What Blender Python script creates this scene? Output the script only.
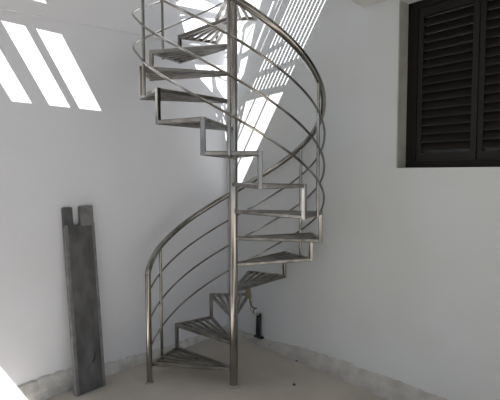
import bpy, bmesh, math, random
from mathutils import Vector, Matrix, noise
from mathutils.geometry import delaunay_2d_cdt

for o in list(bpy.data.objects):
    bpy.data.objects.remove(o, do_unlink=True)
S = bpy.context.scene
COL = S.collection

# ------------------------------------------------------------------ camera
cam_d = bpy.data.cameras.new('camera')
cam_d.sensor_fit = 'HORIZONTAL'
cam_d.sensor_width = 36.0
cam_d.lens = 439.354 * 36.0 / 500.0
cam_d.clip_start = 0.02
cam = bpy.data.objects.new('camera', cam_d)
COL.objects.link(cam)
FW = Vector((0.01938055, 0.99785936, -0.06245876))
RT = Vector((0.99980646, -0.01955394, -0.002166))
UP = Vector((0.00338267, 0.06240469, 0.9980452))
cam.matrix_world = Matrix(((RT.x, UP.x, -FW.x, 0.05965), (RT.y, UP.y, -FW.y, -3.00735),
                           (RT.z, UP.z, -FW.z, 1.5), (0, 0, 0, 1)))
S.camera = cam

# ------------------------------------------------------------------ sky, sun, exposure
w = bpy.data.worlds.new('sky'); S.world = w; w.use_nodes = True
bg = w.node_tree.nodes['Background']
bg.inputs['Color'].default_value = (0.78, 0.88, 1.0, 1)
bg.inputs['Strength'].default_value = 1.0

SUN = Vector((-0.04028, 0.92165, -1.0)).normalized()      # direction the light travels
sd = bpy.data.lights.new('sun', 'SUN')
sd.energy = 22.0; sd.angle = math.radians(0.15); sd.color = (1.0, 0.99, 0.985)
sun = bpy.data.objects.new('sun', sd); COL.objects.link(sun)
sun.rotation_euler = SUN.to_track_quat('-Z', 'Y').to_euler()
sun.location = (0, -6, 8)

S.view_settings.view_transform = 'Standard'
S.view_settings.look = 'None'
S.view_settings.gamma = 1.0
S.view_settings.use_curve_mapping = False
S.view_settings.exposure = -0.25

# ------------------------------------------------------------------ helpers
PI = math.pi
C0 = Vector((-0.07849, 1.10667, 0))                       # foot of the corner of the two walls
aL, aR = math.radians(46), math.radians(-49)
EL = -Vector((math.cos(aL), math.sin(aL), 0))             # along the left wall, away from the corner
ER = Vector((math.cos(aR), math.sin(aR), 0))              # along the right wall, away from the corner
NL = Vector((math.sin(aL), -math.cos(aL), 0))             # out of the left wall into the yard
NR = Vector((math.sin(aR), -math.cos(aR), 0))             # out of the right wall into the yard

def PL(u, d, z): return C0 + EL * u + NL * d + Vector((0, 0, z))
def PR(v, d, z): return C0 + ER * v + NR * d + Vector((0, 0, z))
def UV(u, v, z): return C0 + EL * u + ER * v + Vector((0, 0, z))

def link(name, bm, mat, parent=None, smooth=False, loc=None):
    bmesh.ops.recalc_face_normals(bm, faces=bm.faces)
    me = bpy.data.meshes.new(name); bm.to_mesh(me); bm.free()
    if mat: me.materials.append(mat)
    if smooth:
        for f in me.polygons: f.use_smooth = True
        try: me.set_sharp_from_angle(angle=math.radians(40))
        except Exception: pass
    o = bpy.data.objects.new(name, me); COL.objects.link(o)
    if loc is not None:
        o.location = loc
        me.transform(Matrix.Translation(-Vector(loc)))
    if parent: o.parent = parent
    return o

def empty(name, loc=(0, 0, 0)):
    o = bpy.data.objects.new(name, None); o.empty_display_size = 0.1
    o.location = loc; COL.objects.link(o); return o

def tag(o, label=None, cat=None, group=None, kind=None):
    if label: o['label'] = label
    if cat: o['category'] = cat
    if group: o['group'] = group
    if kind: o['kind'] = kind
    return o

def hexa(bm, pts):
    """eight corners: bottom ring 0-3, top ring 4-7"""
    v = [bm.verts.new(p) for p in pts]
    for f in ((0, 1, 2, 3), (7, 6, 5, 4), (0, 4, 5, 1), (1, 5, 6, 2), (2, 6, 7, 3), (3, 7, 4, 0)):
        bm.faces.new([v[i] for i in f])
    return v

def boxmap(bm, fn, a0, a1, b0, b1, z0, z1):
    hexa(bm, [fn(a0, b0, z0), fn(a1, b0, z0), fn(a1, b1, z0), fn(a0, b1, z0),
              fn(a0, b0, z1), fn(a1, b0, z1), fn(a1, b1, z1), fn(a0, b1, z1)])

def bar(bm, p, q, w_, h_, up=Vector((0, 0, 1)), ch=0.15):
    """square steel tube from p to q with chamfered edges"""
    p, q = Vector(p), Vector(q)
    d = (q - p).normalized()
    x = d.cross(up)
    if x.length < 1e-4: x = d.cross(Vector((1, 0, 0)))
    x.normalize(); y = x.cross(d).normalized()
    c = ch * min(w_, h_); a, b = w_ / 2, h_ / 2
    prof = [(a, b - c), (a - c, b), (-a + c, b), (-a, b - c), (-a, -b + c), (-a + c, -b), (a - c, -b), (a, -b + c)]
    r0 = [bm.verts.new(p + x * i + y * j) for i, j in prof]
    r1 = [bm.verts.new(q + x * i + y * j) for i, j in prof]
    n = len(prof)
    for i in range(n):
        bm.faces.new((r0[i], r0[(i + 1) % n], r1[(i + 1) % n], r1[i]))
    bm.faces.new(r0[::-1]); bm.faces.new(r1)

def tube(bm, pts, r, seg=10, cap=True):
    pts = [Vector(p) for p in pts]
    rr = r if isinstance(r, (list, tuple)) else [r] * len(pts)
    t0 = (pts[1] - pts[0]).normalized()
    ref = Vector((0, 0, 1)) if abs(t0.z) < 0.9 else Vector((1, 0, 0))
    x = t0.cross(ref).normalized()
    rings = []
    for i, p in enumerate(pts):
        if i == 0: t = t0
        elif i == len(pts) - 1: t = (pts[i] - pts[i - 1]).normalized()
        else: t = ((pts[i + 1] - pts[i]).normalized() + (pts[i] - pts[i - 1]).normalized()).normalized()
        x = (x - t * x.dot(t)).normalized(); y = t.cross(x)
        rings.append([bm.verts.new(p + (x * math.cos(2 * PI * k / seg) + y * math.sin(2 * PI * k / seg)) * rr[i]) for k in range(seg)])
    for a, b in zip(rings, rings[1:]):
        for k in range(seg):
            bm.faces.new((a[k], a[(k + 1) % seg], b[(k + 1) % seg], b[k]))
    if cap:
        bm.faces.new(rings[0][::-1]); bm.faces.new(rings[-1])

def slab_with_holes(bm, outer, holes, fn, z0, z1):
    """flat slab in plan coordinates with openings through it"""
    verts, faces = [], []
    for loop in [outer] + holes:
        if sum(p[0] * q[1] - q[0] * p[1] for p, q in zip(loop, loop[1:] + loop[:1])) < 0: loop = loop[::-1]
        s = len(verts); verts += [Vector(p) for p in loop]
        faces.append(list(range(s, s + len(loop))))
    ve, ed, fa, ov, oe, of = delaunay_2d_cdt(verts, [], faces, 0, 1e-6)
    keep = [f for f, org in zip(fa, of) if org == [0] or (0 in org and len(org) == 1)]
    b = [bm.verts.new(fn(p.x, p.y, z0)) for p in ve]
    t = [bm.verts.new(fn(p.x, p.y, z1)) for p in ve]
    cnt = {}
    for f in keep:
        bm.faces.new([b[i] for i in f][::-1]); bm.faces.new([t[i] for i in f])
        for i in range(len(f)):
            e = (f[i], f[(i + 1) % len(f)]); cnt.setdefault(tuple(sorted(e)), []).append(e)
    for k, e in cnt.items():
        if len(e) == 1:
            i, j = e[0]; bm.faces.new((b[i], b[j], t[j], t[i]))
    bmesh.ops.delete(bm, geom=[v for v in bm.verts if not v.link_faces], context='VERTS')

# ------------------------------------------------------------------ materials
def mat(name, base, rough=0.8, metal=0.0, var=None, scale=6.0, detail=6.0, bump=0.0, bscale=40.0, spec=None, stretch=None):
    m = bpy.data.materials.new(name); m.use_nodes = True
    nt = m.node_tree; b = nt.nodes['Principled BSDF']
    b.inputs['Roughness'].default_value = rough
    b.inputs['Metallic'].default_value = metal
    if spec is not None: b.inputs['Specular IOR Level'].default_value = spec
    tc = nt.nodes.new('ShaderNodeTexCoord')
    src = tc.outputs['Object']
    if stretch:
        mp = nt.nodes.new('ShaderNodeMapping'); mp.inputs['Scale'].default_value = stretch
        nt.links.new(src, mp.inputs['Vector']); src = mp.outputs['Vector']
    if var:
        n = nt.nodes.new('ShaderNodeTexNoise'); n.inputs['Scale'].default_value = scale; n.inputs['Detail'].default_value = detail
        nt.links.new(src, n.inputs['Vector'])
        cr = nt.nodes.new('ShaderNodeValToRGB')
        cr.color_ramp.elements[0].position = 0.32; cr.color_ramp.elements[1].position = 0.68
        cr.color_ramp.elements[0].color = (*var, 1); cr.color_ramp.elements[1].color = (*base, 1)
        nt.links.new(n.outputs['Fac'], cr.inputs['Fac'])
        nt.links.new(cr.outputs['Color'], b.inputs['Base Color'])
    else:
        b.inputs['Base Color'].default_value = (*base, 1)
    if bump:
        n2 = nt.nodes.new('ShaderNodeTexNoise'); n2.inputs['Scale'].default_value = bscale; n2.inputs['Detail'].default_value = 5
        nt.links.new(src, n2.inputs['Vector'])
        bp = nt.nodes.new('ShaderNodeBump'); bp.inputs['Strength'].default_value = bump; bp.inputs['Distance'].default_value = 0.01
        nt.links.new(n2.outputs['Fac'], bp.inputs['Height']); nt.links.new(bp.outputs['Normal'], b.inputs['Normal'])
    return m

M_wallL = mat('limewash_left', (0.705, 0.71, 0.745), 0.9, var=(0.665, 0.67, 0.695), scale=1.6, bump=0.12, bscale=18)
M_wallR = mat('limewash_right_dimmed', (0.555, 0.575, 0.59), 0.9, var=(0.52, 0.53, 0.52), scale=1.4, bump=0.12, bscale=18)  # same limewash, base darkened to stand in for dimmer light on this wall
M_soffit = mat('slab_plaster', (0.66, 0.66, 0.62), 0.9, var=(0.60, 0.60, 0.56), scale=3)
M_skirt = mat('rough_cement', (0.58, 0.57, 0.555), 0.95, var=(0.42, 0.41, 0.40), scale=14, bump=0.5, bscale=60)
M_jamb = mat('reveal_shade_tone', (0.30, 0.30, 0.26), 0.9, var=(0.24, 0.24, 0.21), scale=10)  # dark tone stands in for the shade on the window reveal
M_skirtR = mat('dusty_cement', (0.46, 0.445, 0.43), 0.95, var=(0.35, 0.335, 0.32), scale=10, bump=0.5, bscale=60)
M_floor = mat('dusty_screed', (0.46, 0.425, 0.38), 0.85, var=(0.38, 0.35, 0.315), scale=2.2, bump=0.15, bscale=35)
M_steel = mat('weathered_stainless', (0.39, 0.372, 0.345), 0.18, 1.0, var=(0.22, 0.205, 0.185), scale=9, stretch=(1, 1, 0.5))
M_tread = mat('tread_steel', (0.31, 0.295, 0.27), 0.32, 0.95, var=(0.17, 0.158, 0.14), scale=14)
M_weld = mat('weld_plate', (0.33, 0.32, 0.30), 0.6, 0.5)
M_dark = mat('dark_brown_paint', (0.008, 0.006, 0.005), 0.6, var=(0.006, 0.0045, 0.004), scale=12, spec=0.2)
M_dark2 = mat('dark_stile_paint', (0.011, 0.009, 0.008), 0.55, spec=0.25)
M_board = mat('grimy_grey_board', (0.115, 0.113, 0.115), 0.75, var=(0.055, 0.053, 0.055), scale=9, bump=0.5, bscale=55, stretch=(1.4, 1.4, 0.6))
M_boardlip = mat('board_lip_grey', (0.20, 0.20, 0.20), 0.75, var=(0.12, 0.12, 0.12), scale=15, bump=0.3)
M_black = mat('black_plastic', (0.015, 0.015, 0.016), 0.5)
M_tape = mat('brown_tape', (0.19, 0.145, 0.08), 0.8, var=(0.12, 0.10, 0.05), scale=60)
M_wire = mat('pale_wire', (0.42, 0.36, 0.27), 0.5)
M_wire2 = mat('brown_wire', (0.10, 0.07, 0.05), 0.5)
M_stone = mat('dark_chip', (0.06, 0.055, 0.05), 0.9)

# ------------------------------------------------------------------ setting
def struct(name, bm, m, **k):
    o = link(name, bm, m, **k); o['kind'] = 'structure'; return o

bm = bmesh.new(); boxmap(bm, lambda a, b, z: Vector((a, b, z)), -12, 12, -14, 6, -0.2, 0); struct('floor', bm, M_floor)

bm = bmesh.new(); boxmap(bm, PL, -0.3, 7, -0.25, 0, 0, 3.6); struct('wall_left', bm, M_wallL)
# upper band standing a little proud of the left wall
bm = bmesh.new()
hexa(bm, [PL(0.0, -0.02, 2.595), PL(7, -0.02, 2.16), PL(7, 0.016, 2.16), PL(0.0, 0.016, 2.595),
          PL(0.0, -0.02, 3.6), PL(7, -0.02, 3.6), PL(7, 0.016, 3.6), PL(0.0, 0.016, 3.6)])
bmesh.ops.bevel(bm, geom=[e for e in bm.edges if all((v.co - PL(0, 0.016, 0)).dot(NL) > -0.001 and v.co.z < 3 for v in e.verts)], offset=0.014, segments=3, affect='EDGES')
struct('trim_1', bm, M_wallL)

WV0, WV1, WZ0, WZ1 = 1.732, 3.0, 1.527, 2.575
bm = bmesh.new()
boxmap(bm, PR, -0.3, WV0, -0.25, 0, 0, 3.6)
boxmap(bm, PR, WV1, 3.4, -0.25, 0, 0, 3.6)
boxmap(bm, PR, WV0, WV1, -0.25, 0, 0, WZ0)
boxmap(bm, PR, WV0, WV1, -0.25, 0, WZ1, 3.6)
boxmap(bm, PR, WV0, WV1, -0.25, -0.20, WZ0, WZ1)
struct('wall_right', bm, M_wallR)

# upper floor slab over the right side; its edge runs parallel to the left wall
bm = bmesh.new(); boxmap(bm, UV, 0.0, 3.3, 1.467, 3.4, 2.60, 2.74); struct('ceiling', bm, M_soffit)

# unseen canopy sheet, added: its openings are cut to cast the sun patches
ZC = 3.3
slots = []
for u0, u1 in ((2.03, 2.20), (2.26, 2.405), (2.51, 2.635), (2.75, 2.88)):
    slots.append([(u0, 0.59), (u1, 0.59), (u1, 0.918), (u0, 0.918)])
for u0, u1 in ((2.03, 2.125), (2.26, 2.405)):
    slots.append([(u0, 0.16), (u1, 0.16), (u1, 0.50), (u0, 0.50)])
VEND = 7.0
well = [(-0.25, -0.25), (0.84, -0.25), (0.825, 0.34), (0.86, 0.45), (0.885, 0.58), (0.885, 0.67), (0.80, 0.737), (0.725, 0.782),
        (0.68, 0.872), (0.613, 0.885), (0.558, 0.887), (0.43, 0.83), (0.304, 0.76), (0.21, 0.726), (-0.25, 0.62)]
lower = [(0.70, 1.03), (0.68, 1.07), (0.672, 1.25), (0.666, 1.51), (1.22, 1.49), (1.22, 1.45), (0.875, 1.045), (0.87, 0.80), (0.73, 0.80), (0.76, 0.95)]
slits = []
def slit(v, wd, u0, u1, sk=-0.1):
    slits.append([(u0, v - wd / 2 + sk * (u0 - .3)), (u1, v - wd / 2 + sk * (u1 - .3)), (u1, v + wd / 2 + sk * (u1 - .3)), (u0, v + wd / 2 + sk * (u0 - .3))])
for i in range(10): slit(1.524 - i * 0.0452, 0.021, -0.25, 0.642)
slit(1.005, 0.014, 0.10, 0.46); slit(0.90, 0.030, 0.24, 0.44, 0); slit(0.955, 0.014, 0.10, 0.285)
bm = bmesh.new()
slab_with_holes(bm, [(-0.5, -0.5), (3.68, -0.5), (3.68, VEND), (-0.5, VEND)], [well, lower] + slots + slits, UV, ZC, ZC + 0.012)
struct('unseen_canopy', bm, M_soffit)
bm = bmesh.new(); boxmap(bm, UV, 4.3, 10, -0.5, 9, ZC, ZC + 0.012); struct('unseen_canopy_left', bm, M_soffit)  # second unseen canopy, added to narrow the sunlit strip on the left
# unseen bars and plates added to shape the shadows inside the sun patches
bm = bmesh.new()
for v, u0 in ((1.06, 0.68), (1.185, 0.66), (1.345, 0.66)):
    bar(bm, UV(u0, v, ZC + .006), UV(1.24, v - .03, ZC + .006), 0.018, 0.010)
for u in (0.775, 0.825):
    bar(bm, UV(u, 0.78, ZC + .006), UV(u, 0.96, ZC + .006), 0.022, 0.010)
for u, v0, v1 in ((0.565, 1.05, 1.56), (0.470, 1.06, 1.24)):
    bar(bm, UV(u, v0, ZC + .006), UV(u - .02, v1, ZC + .006), 0.022, 0.010)
def plate(pts):
    bot = [bm.verts.new(UV(a, b, ZC)) for a, b in pts]; top = [bm.verts.new(UV(a, b, ZC + .012)) for a, b in pts]
    bm.faces.new(bot[::-1]); bm.faces.new(top); k = len(pts)
    for i in range(k): bm.faces.new((bot[i], bot[(i + 1) % k], top[(i + 1) % k], top[i]))
plate([(0.79, 0.503), (0.379, 0.443), (0.502, 0.555), (0.90, 0.59)])
plate([(0.84, 0.315), (0.26, 0.275), (0.26, 0.30), (0.60, 0.332), (0.84, 0.352)])
plate([(0.66, 0.60), (0.70, 0.60), (0.80, 0.735), (0.745, 0.755)])
plate([(0.45, 0.66), (0.43, 0.84), (0.455, 0.85), (0.475, 0.67)])
plate([(0.30, 0.60), (0.27, 0.74), (0.30, 0.76), (0.33, 0.60)])
plate([(0.30, 0.63), (0.53, 0.80), (0.53, 0.76), (0.30, 0.60)])
struct('unseen_shadow_bars', bm, M_steel)

# rough cement skirting with a ragged top edge
def interp(tab, x):
    if x <= tab[0][0]: return tab[0][1]
    for (a, b), (c, d) in zip(tab, tab[1:]):
        if x <= c: return b + (d - b) * (x - a) / (c - a)
    return tab[-1][1]

def skirting(name, fn, tab, length, seed, m):
    bm = bmesh.new(); prev = None; N = int(length / 0.02)
    for i in range(N + 1):
        s = i * length / N
        h = interp(tab, s) + 0.012 * noise.noise(Vector((s * 9, seed, 0))) + 0.012 * noise.noise(Vector((s * 31, seed, 3)))
        h = max(h, 0.03)
        d = 0.030 + 0.008 * noise.noise(Vector((s * 12, seed, 7)))
        d2 = 0.016 + 0.008 * noise.noise(Vector((s * 25, seed, 11)))
        ring = [bm.verts.new(fn(s, -0.01, 0)), bm.verts.new(fn(s, d + 0.006, 0)), bm.verts.new(fn(s, d, h * 0.5)),
                bm.verts.new(fn(s, d2, h * 0.93)), bm.verts.new(fn(s, 0.002, h)), bm.verts.new(fn(s, -0.01, h))]
        if prev:
            for k in range(6):
                bm.faces.new((prev[k], prev[(k + 1) % 6], ring[(k + 1) % 6], ring[k]))
        else: bm.faces.new(ring)
        prev = ring
    bm.faces.new(prev[::-1])
    return struct(name, bm, m)
skirting('baseboard_right', PR, [(0, .05), (.48, .055), (.70, .084), (.92, .108), (1.1, .121), (1.3, .132), (8, .137)], 3.38, 1.7, M_skirtR)
skirting('baseboard_left', PL, [(0, .045), (.67, .05), (.87, .066), (1.19, .075), (1.4, .125), (1.6, .15), (1.78, .138), (7, .13)], 6.5, 5.2, M_skirt)

# ------------------------------------------------------------------ shuttered window
win = empty('window_1', PR(WV0, 0, WZ0)); win['kind'] = 'structure'
def wlink(name, bm, m, parent=win):
    o = link(name, bm, m); o.parent = parent
    pm = parent.matrix_world if parent is not win else Matrix.Translation(win.location)
    o.matrix_parent_inverse = Matrix.Translation(win.location).inverted()
    return o
DF = -0.10                                             # face of the frame, set back in the reveal
bm = bmesh.new()
boxmap(bm, PR, WV0, WV0 + 0.07, DF - 0.06, DF, WZ0, WZ1)
boxmap(bm, PR, WV1 - 0.07, WV1, DF - 0.06, DF, WZ0, WZ1)
boxmap(bm, PR, WV0 + 0.07, WV1 - 0.07, DF - 0.06, DF, WZ0, WZ0 + 0.045)
boxmap(bm, PR, WV0 + 0.07, WV1 - 0.07, DF - 0.06, DF, WZ1 - 0.045, WZ1)
wlink('window_frame', bm, M_dark)
bm = bmesh.new(); boxmap(bm, PR, WV0 - 0.004, WV0 + 0.004, DF, 0.002, WZ0, WZ1); wlink('reveal_shade', bm, M_jamb)  # thin dark sheet added over the reveal in place of its shade
leaves = [(1.804, 2.172), (2.174, 2.548), (2.55, 2.928)]
for i, (a, b) in enumerate(leaves):
    bm = bmesh.new(); za, zb = WZ0 + 0.046, WZ1 - 0.046
    d0, d1 = DF - 0.045, DF - 0.008
    boxmap(bm, PR, a, a + 0.03, d0, d1, za, zb)
    boxmap(bm, PR, b - 0.032, b, d0, d1 + (0.010 if i == 0 else 0), za, zb)
    boxmap(bm, PR, a + 0.03, b - 0.032, d0, d1, za, za + 0.05)
    boxmap(bm, PR, a + 0.03, b - 0.032, d0, d1, zb - 0.05, zb)
    leaf = wlink('shutter_leaf', bm, M_dark2)
    bm = bmesh.new(); z = za + 0.06
    while z < zb - 0.06:
        c = [PR(a + 0.028, d1 - 0.004, z), PR(b - 0.03, d1 - 0.004, z), PR(b - 0.03, d0 + 0.006, z + 0.05), PR(a + 0.028, d0 + 0.006, z + 0.05)]
        t = Vector((0, 0, 0.008))
        hexa(bm, c + [p + t for p in c]); z += 0.052
    lv = link('louvre_panel', bm, M_dark2); lv.parent = leaf

# ------------------------------------------------------------------ spiral staircase
STEP, RISE, Z0, TH0, R = math.radians(30.51), 0.1858, -0.0661, math.radians(93.69), 0.5957
NT = 15
def mid(k): return TH0 - (k - 3) * STEP
def zt(k): return Z0 + k * RISE
def helix(a): return Z0 + RISE * (3 + (TH0 - a) / STEP)
def cyl(r, a, z): return Vector((r * math.cos(a), r * math.sin(a), z))

stair = empty('spiral_staircase', (0, 0, 0))
tag(stair, 'tarnished stainless steel spiral staircase standing in the corner of the yard', 'staircase')
bm = bmesh.new(); tube(bm, [(0.001, 0, 0.006), (0.010, 0, 3.25)], 0.029, 24)
link('centre_pole', bm, M_steel, stair, True)
bm = bmesh.new(); tube(bm, [(0, 0, 0), (0, 0, 0.008), (0, 0, 0.014)], [0.045, 0.043, 0.032], 24)
link('base_collar', bm, M_weld, stair, True)

SQ = 0.025
for k in range(1, NT + 1):
    a0, a1, z = mid(k) + STEP / 2, mid(k) - STEP / 2, zt(k)
    bm = bmesh.new()
    for a, e in ((a0, -1), (a1, 1)):
        off = cyl(0.012, a + e * PI / 2, 0)
        bar(bm, cyl(0.024, a, z) , cyl(R, a, z), SQ, SQ)
    bar(bm, cyl(R, a0, z), cyl(R, a1, z), SQ, SQ)
    tread = link('tread', bm, M_tread, stair)
    c0, c1 = cyl(R, a0, z), cyl(R, a1, z)
    for j in range(1, 5):
        f = j / 5
        o_ = c0.lerp(c1, f); i_ = cyl(0.10, a0, z).lerp(cyl(0.10, a1, z), 0.12 + 0.76 * f)
        bm = bmesh.new(); bar(bm, i_ - Vector((0, 0, .001)), o_ - Vector((0, 0, .001)), 0.020, 0.020)
        link('tread_bar', bm, M_tread, tread)
    if k < NT:
        bm = bmesh.new()
        bar(bm, cyl(R, a1, z - SQ / 2), cyl(R, a1, zt(k + 1) + SQ / 2), SQ + .001, SQ + .001, up=cyl(1, a1, 0))
        link('riser_post', bm, M_steel, stair)

RB = 0.606
HH = (0.83, 0.62, 0.41, 0.20)
A_START, A_END = math.radians(174), mid(NT + 1)
for k in range(1, NT + 1, 2):
    a = mid(k) + (math.radians(-1.2) if k == 9 else 0)
    bm = bmesh.new(); tube(bm, [cyl(RB, a, zt(k) - 0.012), cyl(RB, a, helix(a) + HH[0] - 0.01)], 0.0105, 12)
    link('baluster', bm, M_steel, stair, True)

def rail_pts(h, r, a0, a1, n=220, bulge=False):
    out = []
    for i in range(n + 1):
        a = a0 + (a1 - a0) * i / n
        rr = r
        if bulge:                                   # rods kicked outwards between two balusters on the left
            t = (math.degrees(a) + 181) / 26
            if abs(t) < 1: rr += 0.035 * (1 - t * t) ** 2
        out.append(cyl(rr, a, helix(a) + h))
    return out
# newel post bending into the handrail
base = cyl(0.605, A_START, 0)
hp = rail_pts(HH[0], RB, math.radians(168), A_END)
zc = hp[0].z
b0 = cyl(0.605, A_START, zc - 0.085); b3 = hp[5]
b1 = b0 + Vector((0, 0, 0.055)); b2 = b3 - (hp[6] - hp[5]).normalized() * 0.045
top = [b0 * (1 - t) ** 3 + b1 * 3 * t * (1 - t) ** 2 + b2 * 3 * t * t * (1 - t) + b3 * t ** 3 for t in [k / 10 for k in range(11)]]
hp = hp[6:]
bm = bmesh.new(); tube(bm, [base + Vector((0, 0, 0.004)), base + Vector((0, 0, zc * .5)), ] + top[:1], 0.0205, 16)
link('newel_post', bm, M_steel, stair, True)
bm = bmesh.new(); tube(bm, top + hp, 0.0205, 16)
link('handrail', bm, M_steel, stair, True)
bm = bmesh.new(); tube(bm, [base, base + Vector((0, 0, 0.006)), base + Vector((0, 0, 0.010))], [0.030, 0.028, 0.02], 16)
link('base_collar', bm, M_weld, stair, True)
for h in HH[1:]:
    bm = bmesh.new(); tube(bm, rail_pts(h, 0.617, A_START, A_END, bulge=True), 0.0072, 8)
    link('guard_rod', bm, M_steel, stair, True)

# ------------------------------------------------------------------ grey board leaning on the left wall
root = empty('leaning_board', PL(1.56, 0.165, 0))
tag(root, 'tall grimy grey board with two prongs at its top leaning on the left wall', 'board')
ex = -EL; tilt = math.atan2(0.122, 1.27); T = 0.04
ez = (Vector((0, 0, 1)) * math.cos(tilt) - NL * math.sin(tilt)); ey = ex.cross(ez) * 1.0
if ey.dot(NL) > 0: ey = -ey                       # ey points to the wall
LEN = 1.275; skew = 0.0
MB = Matrix(((ex.x, ey.x, ez.x, 0), (ex.y, ey.y, ez.y, 0), (ex.z, ey.z, ez.z, 0), (0, 0, 0, 1)))
def bpart(name, boxes, m, bev=0.004):
    bm = bmesh.new()
    for (x0, x1, y0, y1, z0, z1) in boxes:
        boxmap(bm, lambda a, b, c: Vector((a, b, c)), x0, x1, y0, y1, z0, z1)
    if bev: bmesh.ops.bevel(bm, geom=list(bm.edges), offset=bev, segments=2, affect='EDGES')
    bmesh.ops.transform(bm, matrix=MB, verts=bm.verts)
    return link(name, bm, m, root)
bpart('panel', [(0.0, 0.205, 0.004, T, 0.003, LEN - 0.125)], M_board)
bpart('edge_lip', [(-0.004, 0.018, -0.002, T + .001, 0.006, LEN - 0.12)], M_boardlip, 0.003)
bpart('edge_lip', [(0.190, 0.209, -0.001, T + .001, 0.006, LEN - 0.12)], M_boardlip, 0.003)
bpart('prong', [(-0.004, 0.060, 0.002, T, LEN - 0.14, LEN)], M_board, 0.005)
bpart('prong', [(0.112, 0.208, 0.002, T, LEN - 0.14, LEN + 0.004)], M_boardlip, 0.005)
bm = bmesh.new()
pts = [(0.118, 0.195), (0.128, 0.192), (0.146, 0.215), (0.152, 0.262), (0.146, 0.262), (0.138, 0.228)]
lo = [bm.verts.new((x, 0.0015, z)) for x, z in pts]; hi = [bm.verts.new((x, 0.006, z)) for x, z in pts]
bm.faces.new(lo); bm.faces.new(hi[::-1])
for i in range(len(pts)):
    j = (i + 1) % len(pts); bm.faces.new((lo[i], lo[j], hi[j], hi[i]))
bmesh.ops.transform(bm, matrix=MB, verts=bm.verts)
g = link('gouge', bm, M_black, root)

# ------------------------------------------------------------------ cable stub at the foot of the right wall
cb = empty('cable_stub', PR(0.45, 0.033, 0.05))
tag(cb, 'short black conduit pair at the right wall foot with twisted wires rising to the stair', 'cable')
def wl(name, bm, m, smooth=True):
    o = link(name, bm, m, cb, smooth); o.matrix_parent_inverse = Matrix.Translation(cb.location).inverted(); return o
for v0, v1 in ((0.446, 0.446), (0.476, 0.472)):
    bm = bmesh.new(); tube(bm, [PR(v0, 0.030, 0.078), PR(v1, 0.026, 0.17), PR(v1, 0.022, 0.276)], 0.0125, 12)
    wl('conduit', bm, M_black)
bm = bmesh.new(); boxmap(bm, PR, 0.418, 0.512, 0.006, 0.046, 0.062, 0.080)
bmesh.ops.bevel(bm, geom=list(bm.edges), offset=0.005, segments=2, affect='EDGES'); wl('foot', bm, M_black)
A = Vector((0.094, 0.197, 0.660)); B = Vector((0.123, 0.222, 0.555)); Cc = PR(0.458, 0.022, 0.275)
bm = bmesh.new(); tube(bm, [A, A.lerp(B, .4), A.lerp(B, .75), B], [0.010, 0.021, 0.018, 0.007], 10); wl('wrapped_tape', bm, M_tape)
for ph, m in ((0, M_wire), (PI, M_wire2)):
    pts = []
    for i in range(41):
        t = i / 40; p = B.lerp(Cc, t); p.z -= 0.035 * math.sin(PI * t)
        amp = 0.022 * math.sin(PI * t) + 0.003
        p += RT * amp * math.cos(t * 9 + ph) + Vector((0, 0, 1)) * amp * math.sin(t * 9 + ph)
        pts.append(p)
    bm = bmesh.new(); tube(bm, pts, 0.0056, 6); wl('twisted_wire', bm, m)

# ------------------------------------------------------------------ two dark chips on the floor
def chip(loc, r, seed, label):
    bm = bmesh.new(); bmesh.ops.create_icosphere(bm, subdivisions=2, radius=r)
    for v in bm.verts:
        v.co *= 1 + 0.35 * noise.noise(v.co * 60 + Vector((seed, 0, 0)))
        v.co.z = max(v.co.z * 0.6, -0.3 * r)
    for v in bm.verts: v.co += Vector(loc) + Vector((0, 0, 0.3 * r))
    o = link('stone_chip', bm, M_stone, None, True, loc=loc)
    tag(o, label, 'stone', 'dark chips on the floor')
chip((0.498, 0.399, 0), 0.012, 1, 'dark stone chip on the floor close against the right wall base')
chip((0.426, 0.004, 0), 0.011, 5, 'dark stone chip out on the open floor away from the walls')
